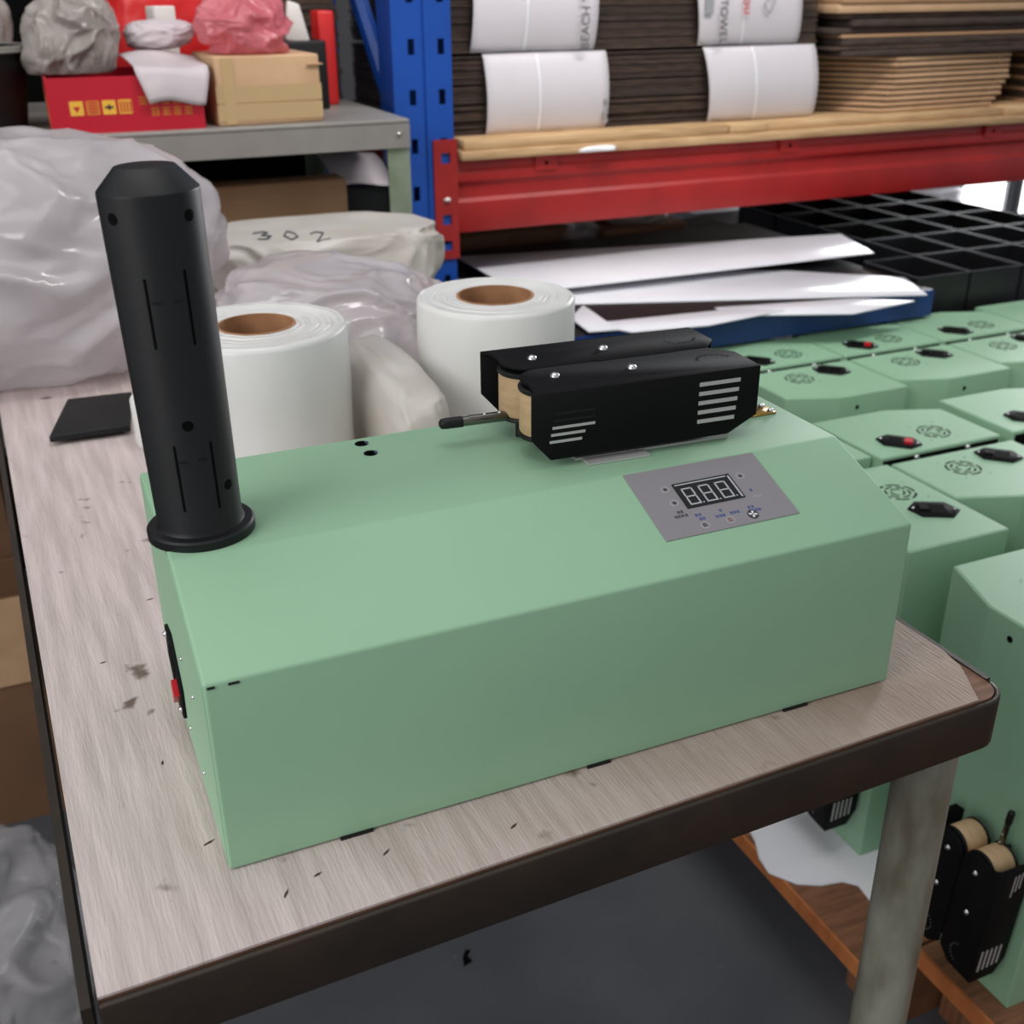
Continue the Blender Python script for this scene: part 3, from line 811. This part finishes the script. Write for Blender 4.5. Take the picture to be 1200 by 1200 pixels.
bm_ = MB().prism([(p[0] - .001, p[1] + Zb(0.005)) for p in prof], bx + .041, BX1, 'x').build('beam', 'rack_red', rk, bevel=.0012, seg=2)
part('beam', bm_, rk, (0, 0.66, 0))
for x in (0.782, 1.282, 1.78):
    tb_ = MB().box(x - .54, x - .54 + .042, -.0035, -.0012, Zb(0.098), Zb(0.1225)).build('beam_tab', 'rack_red', rk)
    MB().lathe([(.0035, 0), (.0035, .0006)], 10, M=Matrix.Translation((x - .54 + .021, -.0034, Zb(.110))) @ Matrix.Rotation(PI / 2, 4, 'X')).build('tab_hole', 'deep_black', tb_)
# deck planks
dk = thing('shelf_deck', 'raw wooden plank deck lying on the red rack beam under the cardboard', 'shelf', (0.645, 1.335, 0.1232))
for (x0, x1, y0, y1, z0, z1) in ((0, 1.50, 0.0, 0.20, 0, .0150), (0, 1.50, 0.203, 0.42, 0, .0150), (0, 1.50, 0.423, 0.70, 0, .0150), (0.006, 0.515, 0.004, 0.21, .0152, .0315), (0.52, 0.60, 0.006, 0.21, .0152, .030), (0.60, 1.17, 0.010, 0.21, .0152, .0300), (1.172, 1.50, 0.006, .21, .0152, .0315), (0.006, 1.50, 0.215, 0.45, .0152, .031), (0.006, 1.50, 0.453, 0.70, .0152, .031)):
    MB().box(x0, x1, y0, y1, z0, z1).build('plank', 'plank', dk, bevel=.001, seg=1)
tag(crumple('tape_scrap', 'strap', (0.895, 1.3315, 0.1232 + .006), (0.035, 0.004, 0.005), 51, 3, .3), 'shiny clear tape scrap stuck to the front edge of the plank deck', 'tape')


def text(body, size, m, parent, M, name='printed_text', ext=0.0002):
    cu = bpy.data.curves.new('t', 'FONT'); cu.body = body; cu.size = size; cu.extrude = ext; cu.align_x = 'LEFT'
    ob = bpy.data.objects.new('t', cu); COL.objects.link(ob)
    me = bpy.data.meshes.new_from_object(ob.evaluated_get(bpy.context.evaluated_depsgraph_get()))
    bpy.data.objects.remove(ob); bpy.data.curves.remove(cu)
    me.materials.clear(); me.materials.append(MATS[m])
    for p in me.polygons: p.material_index = 0
    me.transform(M)
    o = bpy.data.objects.new(name, me); COL.objects.link(o); o.parent = parent
    return o


# flattened carton bundles on the rack: many thin sheets, white paper wraps with straps
def bundle(label, x0, x1, y0, y1, z0, z1, seed):
    b = thing('carton_bundle', label, 'cardboard bundle', (x0, y0, z0), 0, 'strapped carton bundles on the rack')
    rn = random.Random(seed); z = 0; H = z1 - z0; m = MB()
    while z < H - .003:
        th = rn.uniform(.0036, .0052); dx = rn.uniform(-.003, .003); dy = rn.uniform(-.003, .004)
        m.use('carton_edge' if rn.random() < .55 else 'carton_dark').box(dx, x1 - x0 + dx, dy, y1 - y0 + dy, z, min(z + th - .0012, H))
        z += th
    o = m.build('carton_sheets', 'carton_edge', b); o['kind'] = 'stuff'
    return b, H


def wrap(b, xa, xb, H, ya=-.004, bulge=.016, flare=0.0, top=True, skewt=0.0, zb=0.0005, name='paper_wrap'):
    def fn(u, v):
        z = zb + (H - zb) * v
        xl = xa + skewt * v + flare * max(0, v - .8) * -5 * .012; xr = xb + skewt * .6 * v
        bul = bulge * math.sin(PI * min(1, max(0, v))) ** .7
        y = ya - bul + (0.004 * math.sin(u * 7 + v * 2)) * .25
        return Vector((xl + (xr - xl) * u, y, z))
    o = MB().grid(fn, 16, 14).build(name, 'paper', b, smooth=80, solid=.0008)

    def strapf(uc):
        hw = .008
        def g(u, v):
            p = fn(uc - hw + 2 * hw * u, v); p.y -= .0013; return p
        MB().grid(g, 1, 14).build('strap', 'strap', o, smooth=80, solid=.0006)
    strapf(.42)
    return o, fn


BY = 1.395
b1, H1 = bundle('lower long carton bundle on the plank deck with two plain white paper wraps', 0.648, 1.372, BY, 1.95, 0.1546, 0.281, 1)
wrap(b1, 0.062, 0.288, H1, skewt=-.004)
wrap(b1, 0.498, 0.732, H1, skewt=-.018)
b2, H2 = bundle('upper long carton bundle whose white wraps carry printed lettering', 0.648, 1.372, BY, 1.95, 0.2832, 0.412, 2)
w1, f1 = wrap(b2, 0.036, 0.262, H2, skewt=.006, bulge=.014, zb=.0005)
w2, f2 = wrap(b2, 0.468, 0.682, H2, skewt=-.02, bulge=.014, zb=.001)
RXm = Matrix.Rotation(PI / 2, 4, 'X')    # text plane -> xz, facing -y
text('BEACH TOWEL', 0.0212, 'letter', w1, Matrix.Translation((0.243, -.0235, 0.001)) @ Matrix.Rotation(0.05, 4, 'X') @ RXm @ Rz(PI / 2))
text('BEACH TOWEL', 0.0212, 'letter', w2, Matrix.Translation((0.497, -.0235, 0.1490)) @ RXm @ Rz(-PI / 2 + .03))
text('you', 0.028, 'letter_red', w2, Matrix.Translation((0.5440, -.0235, 0.0900)) @ RXm @ Rz(-PI / 2 + .1))
gb = MB()
for (x, z, x2, z2) in ((0.590, .065, .600, .052), (.600, .052, .612, .070), (.612, .070, .602, .088), (.602, .088, .590, .065), (.606, .10, .618, .085)):
    gb.rod((x, -.0235, z), (x2, -.0235, z2), .0011, n=5)
gb.build('printed_sketch', 'letter_grey', w2)
MB().box(0.470, 0.486, -.0215, -.0205, .052, .09).build('printed_block', 'letter_grey', w2)
wp = MB()
for k in range(5): wp.box(0.262 - .011, 0.262 - .003, -.021 + .003 * (k % 2), -.0195 + .003 * (k % 2), .012 + k * .0085, .0165 + k * .0085, Matrix.Translation((0.026, 0, 0.0)))
wp.build('torn_edge_mark', 'letter_grey', b1)

# flattened tan cartons on the right of the deck
ct = thing('carton_stack', 'stack of flattened tan cartons with pale front edges on the right of the plank deck', 'cardboard stack', (1.408, 1.375, 0.1546))
shp = [(0.150, 0.0), (0.445, 0.010), (0.52, 0.20), (0.50, 0.50), (0.06, 0.50), (0.035, 0.16)]
N = 10; st_ = 0.0102
srcs = []
for k in range(N):
    sh = -0.028 * max(0, (5 - k)) / 5; dx = sh + random.uniform(-.004, .004)
    for a, th in ((0, .0062), ):
        if len(srcs) < 1:
            mb = MB(); mb.use('carton_tan').prism(shp, 0, .0064)
            srcs.append(mb.build('carton_sheet', 'carton_tan', ct, loc=(dx, 0, k * st_ + 0.0005), bevel=.0006, seg=1))
        else: part('carton_sheet', srcs[0], ct, (dx, random.uniform(-.003, .003), k * st_ + 0.0005))
    MB().prism([(0.155, 0.012), (0.425, 0.022), (0.48, 0.48), (0.08, 0.48), (0.055, 0.16)], 0, st_ - .0066).build('carton_ply', 'carton_dark', ct, loc=(dx, 0, k * st_ + .0066))
ct2 = thing('carton_stack', 'dark pile of longer flattened cartons lying above the tan stack at upper right', 'cardboard stack', (1.385, 1.365, 0.1546 + N * st_ + .0005))
z = 0
for k in range(9):
    th = [.012, .006, .014, .007, .012, .014, .010, .016, .012][k]
    MB().box(0.03 + random.uniform(-.02, .03), 0.74 + random.uniform(-.03, .03), random.uniform(0, .02), 0.52, 0, th - .001).build('carton_sheet', ['carton_dark', 'carton_edge', 'carton_dark', 'carton', 'carton_dark', 'carton_dark', 'carton_edge', 'carton_tan', 'carton'][k], ct2, loc=(0, 0, z), bevel=.0008, seg=1)
    z += th

ct3 = thing('carton_stack', 'dark brown stack of flattened cartons at the right photo edge beside the tan stack', 'cardboard stack', (1.940, 1.385, 0.1546))
for k in range(14):
    MB().box(random.uniform(0, .006), .20 + random.uniform(-.004, .004), random.uniform(0, .008), .46, 0, .0062).build('carton_sheet', 'carton_edge' if k % 3 else 'carton', ct3, loc=(0, 0, k * .0072))

# ------------------------------------------------------------------ grey steel table at the back left and its load
GT = 0.2085
gt = thing('steel_table', 'grey steel shelf table at the back left carrying the red carton and brown box', 'table', (-0.75, 1.20, FZ))
GW = 0.512 + 0.75; GD = 0.52
MB().box(0, GW, 0, GD, GT - FZ - .006, GT - FZ).build('table_top', 'steel_grey', gt, bevel=.0015)
MB().box(0, GW, 0, .004, GT - FZ - .040, GT - FZ - .0062).build('front_apron', 'steel_grey', gt)
MB().box(GW - .004, GW, .0042, GD, GT - FZ - .040, GT - FZ - .0062).build('side_apron', 'steel_grey', gt)
for (x, sg) in ((GW, -1), (0, 1)):
    for (y, sy) in ((0.0045, 1), (GD, -1)):
        b = MB()
        b.box(min(x, x + sg * .034), max(x, x + sg * .034), min(y, y + sy * .003), max(y, y + sy * .003), 0, GT - FZ - .0065)
        b.box(min(x + sg * .0045, x + sg * .0075), max(x + sg * .0045, x + sg * .0075), min(y + sy * .003, y + sy * .034), max(y + sy * .003, y + sy * .034), 0, GT - FZ - .0065)
        b.build('leg', 'steel_green', gt)
MB().ball((GW - .017, -.0005, GT - FZ - .02), 0.004, .6).build('bolt', 'chrome', gt, smooth=60)
MB().box(0.01, GW - .01, 0.01, GD - .01, 0.44, 0.452).build('lower_shelf', 'steel_grey', gt)
LZ = FZ + 0.4521
cb = thing('cardboard_box', 'plain brown cardboard box under the grey steel table top', 'box', (0.10, 1.32, LZ))
MB().box(0, 0.345, 0, 0.06, 0, 0.112 - LZ).build('carton_body', 'carton', cb, bevel=.003)
MB().box(0.06, 0.32, -0.0006, 0.0, 0.0, 0.112 - LZ - .05).build('tape', 'tape', cb)
tag(MB().box(0, 0.084, 0, 0.12, 0, 0.085 - LZ).build('black_box', 'black_matte', loc=(0.4475, 1.38, LZ)), 'black box behind the table leg beneath the grey steel table', 'box')
pg = tag(MB().grid(lambda u, v: Vector((0.10 * u - .004 * v, 0.10 * v, 0.045 - 0.04 * (1 - v) ** 2 + .004 * math.sin(u * 5))), 10, 10).build('paper_sheet', 'foam_paper', loc=(0.44, 1.372, 0.086), smooth=60, solid=.0008), 'pale pinkish paper sheet folded over the black box under the steel table', 'paper')
tag(MB().box(0, 1.26, 0, 0.04, 0, 1.60).build('dark_backdrop', 'deep_black', loc=(-0.75, 1.75, FZ)), 'tall black cabinet panel added behind the grey steel table', 'backdrop')  # added black panel standing in for the dark space behind the table

rc_ = thing('red_carton', 'red printed carton with yellow symbols on the grey steel table', 'box', (0.025, 1.222, GT), math.radians(-1.5))
b = MB(); W, D, H = 0.198, 0.19, 0.070
b.box(0, W, 0, D, 0, .002).box(0, W, 0, .003, .002, H).box(0, W, D - .003, D, .002, H).box(0, .003, .003, D - .003, .002, H).box(W - .003, W, .003, D - .003, .002, H)
b.build('carton_body', 'red_card', rc_)
for i in range(4):
    x = 0.026 + i * 0.0205
    q = MB().use('yellow_print' if i != 1 else 'orange_print').prism([(x, .024), (x + .001, .023), (x + .016, .023), (x + .017, .024), (x + .017, .040), (x + .016, .041), (x + .001, .041), (x, .040)], -.0006, 0, 'y').build('printed_symbol', 'yellow_print', rc_)
    s = MB()
    if i == 0: s.prism([(x + .004, .034), (x + .013, .034), (x + .0085, .027)], -.0010, -.0005, 'y')
    elif i == 1: [s.box(x + .003, x + .014, -.0010, -.0005, .026 + k * .004, .0275 + k * .004) for k in range(4)]
    elif i == 2: s.box(x + .003, x + .014, -.0010, -.0005, .031, .0335).box(x + .007, x + .010, -.0010, -.0005, .029, .0355)
    else: [s.box(x + .002 + k * .004, x + .004 + k * .004, -.0010, -.0005, .025, .039) for k in range(4)]
    s.build('symbol_mark', 'red_card' if i != 2 else 'print_dark', q)
for r in range(2):
    for i in range(5):
        if r == 1 and i == 0: continue
        x = 0.114 + i * .0145; zz = .034 - r * .0145
        s = MB(); rr = random.Random(r * 7 + i)
        for k in range(3): s.box(x, x + .0105, -.0006, 0, zz + k * .004, zz + k * .004 + .0016)
        for k in range(2): a = x + rr.uniform(0, .008); s.box(a, a + .0018, -.0006, 0, zz - .0008, zz + .0105)
        s.build('printed_character', 'orange_print', rc_)
MB().prism([(0.02, .02), (0.05, .045), (.09, .03), (.12, .06), (.17, .05), (.17, .012), (.02, .008)], -.0005, 0, 'x').build('printed_band', 'orange_print', rc_)
tag(crumple('plastic_bag', 'plastic_grey', (0.070, 1.318, GT + 0.112), (0.062, 0.068, 0.070), 61, 6, .26, power=.95, zmin=-.0408, slump=.1), 'full greyish plastic bag sitting in the red carton, upper left', 'plastic bag')
def flap(u, v):
    x = 0.105 + 0.105 * u + .012 * v * (1 - u)
    if v < .72: return Vector((x, 0.10 - 0.108 * v / .72, 0.0185 + .006 * math.sin(u * 4 + v * 3) * (1 - v) + 0.016 * (1 - v)))
    t_ = (v - .72) / .28
    return Vector((x + .010 * t_ * (1 - 2 * u), -0.008 - .005 * math.sin(t_ * 2.2), 0.0185 - .040 * t_ + .004 * math.sin(u * 5)))


fs = MB().grid(flap, 14, 22)
tag(fs.build('foam_wrap', 'foam_paper', loc=(0.025, 1.222, GT + .056), smooth=60, solid=.0012), 'grey white foam paper flap draped over the front of the red carton', 'foam paper')
tag(crumple('foam_roll', 'foam_paper', (0.192, 1.345, GT + 0.1150), (0.048, 0.036, 0.020), 63, 5, .18), 'rolled grey foam paper bundle lying above the flap on the red carton', 'foam paper')
tag(crumple('red_bag', 'red_bag', (0.235, 1.56, GT + 0.11), (0.095, 0.075, 0.12), 65, 5, .12, zmin=-.1095), 'bright red bag standing behind the red carton', 'bag')
tag(MB().box(0, .034, 0, .03, 0, .150).build('white_box', 'white_card', loc=(0.200, 1.424, GT), rot=(0, 0, .3), bevel=.002), 'small white box poking up before the red bag', 'box')
bb = thing('cardboard_box', 'small brown cardboard box wrapped in shiny tape on the grey steel table', 'box', (0.243, 1.222, GT), math.radians(2))
MB().box(0, 0.148, 0, 0.15, 0, 0.090).build('carton_body', 'carton_tan', bb, bevel=.003)
for z in (.006, .030): MB().box(-.0006, .1486, -.0008, .0, z, z + .022).build('tape', 'tape', bb)
MB().box(.010, .026, -.0012, -.0008, .002, .088).build('tape', 'tape', bb)
MB().box(.130, .152, -.004, 0.150, .076, .0775).build('flap', 'carton_tan', bb)
tag(crumple('pink_bag', 'plastic_pink', (0.302, 1.288, GT + 0.0915 + .030), (0.066, 0.066, 0.050), 73, 6, .30, power=1.0, zmin=-.0295, slump=-.25), 'crumpled pink plastic bag heaped on the small brown cardboard box', 'plastic bag')
tag(MB().prism([(0, 0), (.040, -.010), (.026, .050), (.008, .056)], 0, .012, 'y').build('white_bottle', 'white_card', loc=(0.385, 1.395, GT + .1005), bevel=.003), 'white plastic piece leaning behind the pink bag', 'container')
tag(MB().box(0, .085, 0, .10, 0, .100).build('black_box', 'black_matte', loc=(0.360, 1.385, GT), bevel=.003), 'black box behind the brown taped box on the steel table', 'box')
tag(MB().box(0, .026, 0, .05, 0, .14).build('red_box', 'red_bag', loc=(0.452, 1.45, GT), bevel=.003), 'narrow red box upright behind the brown taped box', 'box')
cs = thing('carton_stack', 'dark pile of flattened cartons behind the blue rack brace at the table back', 'cardboard stack', (0.40, 1.53, GT))
for k in range(26):
    MB().box(random.uniform(-.004, .004), .105 + random.uniform(-.004, .004), random.uniform(-.004, .004), .18, 0, .0075).build('carton_sheet', 'carton_dark' if k % 3 else 'carton_edge', cs, loc=(0, 0, k * .0082))
tb2 = thing('plastic_tub', 'dark grey plastic tub with pale rim at the extreme upper left', 'tub', (-0.16, 1.26, GT))
MB().lathe([(.070, 0), (.085, .10), (.088, .10), (.088, .105), (.080, .105), (.066, .004)], 28, (.09, .09, 0)).build('tub_body', 'black_matte', tb2, smooth=40)
MB().lathe([(.088, .098), (.091, .099), (.091, .106), (.088, .107)], 28, (.09, .09, 0), close=True).build('rim', 'steel_grey', tb2, smooth=40)
tag(crumple('plastic_bag', 'plastic_grey', (-0.07, 1.56, GT + .09), (.07, .06, .10), 77, 5, .3, zmin=-.0895), 'grey plastic bag behind the dark tub at upper left', 'plastic bag')

# ------------------------------------------------------------------ cardboard boxes on the floor at the left
lb = thing('cardboard_box', 'large brown open cardboard box on the floor left of the worktable with taped flap', 'box', (-0.66, 0.955, FZ))
W, D, H = 0.545, 0.118, 0.345
b = MB(); b.box(0, W, 0, D, 0, .004).box(0, W, 0, .005, .004, H).box(0, W, D - .005, D, .004, H).box(0, .005, .005, D - .005, .004, H).box(W - .005, W, .005, D - .005, .004, H)
b.build('carton_body', 'carton_brown', lb)
MB().prism([(0, 0), (W, 0), (W - .01, -.125), (.01, -.125)], 0, .004, 'y', M=Matrix.Translation((0, -.0042, H))).build('flap', 'carton_tan', lb)['label'] = 'tan flap folded down outside'
MB().box(W * .78, W * .78 + .05, -.0052, -.0043, H - .12, H - .002).build('tape', 'tape', lb)
tag(MB().box(0, 0.28, 0, 0.10, 0, 0.62).build('cardboard_box', 'carton_brown', loc=(-0.40, 1.085, FZ), bevel=.003), 'tall brown carton standing behind the open cardboard box at far left', 'box')
tag(MB().prism([(0, 0), (.012, .003), (.009, .012), (.016, .020), (.010, .022), (.003, .012)], 0, .001).build('litter_flake', 'deep_black', loc=(0.289, 0.470, FZ)), 'tiny black flake of litter on the concrete floor', 'litter')
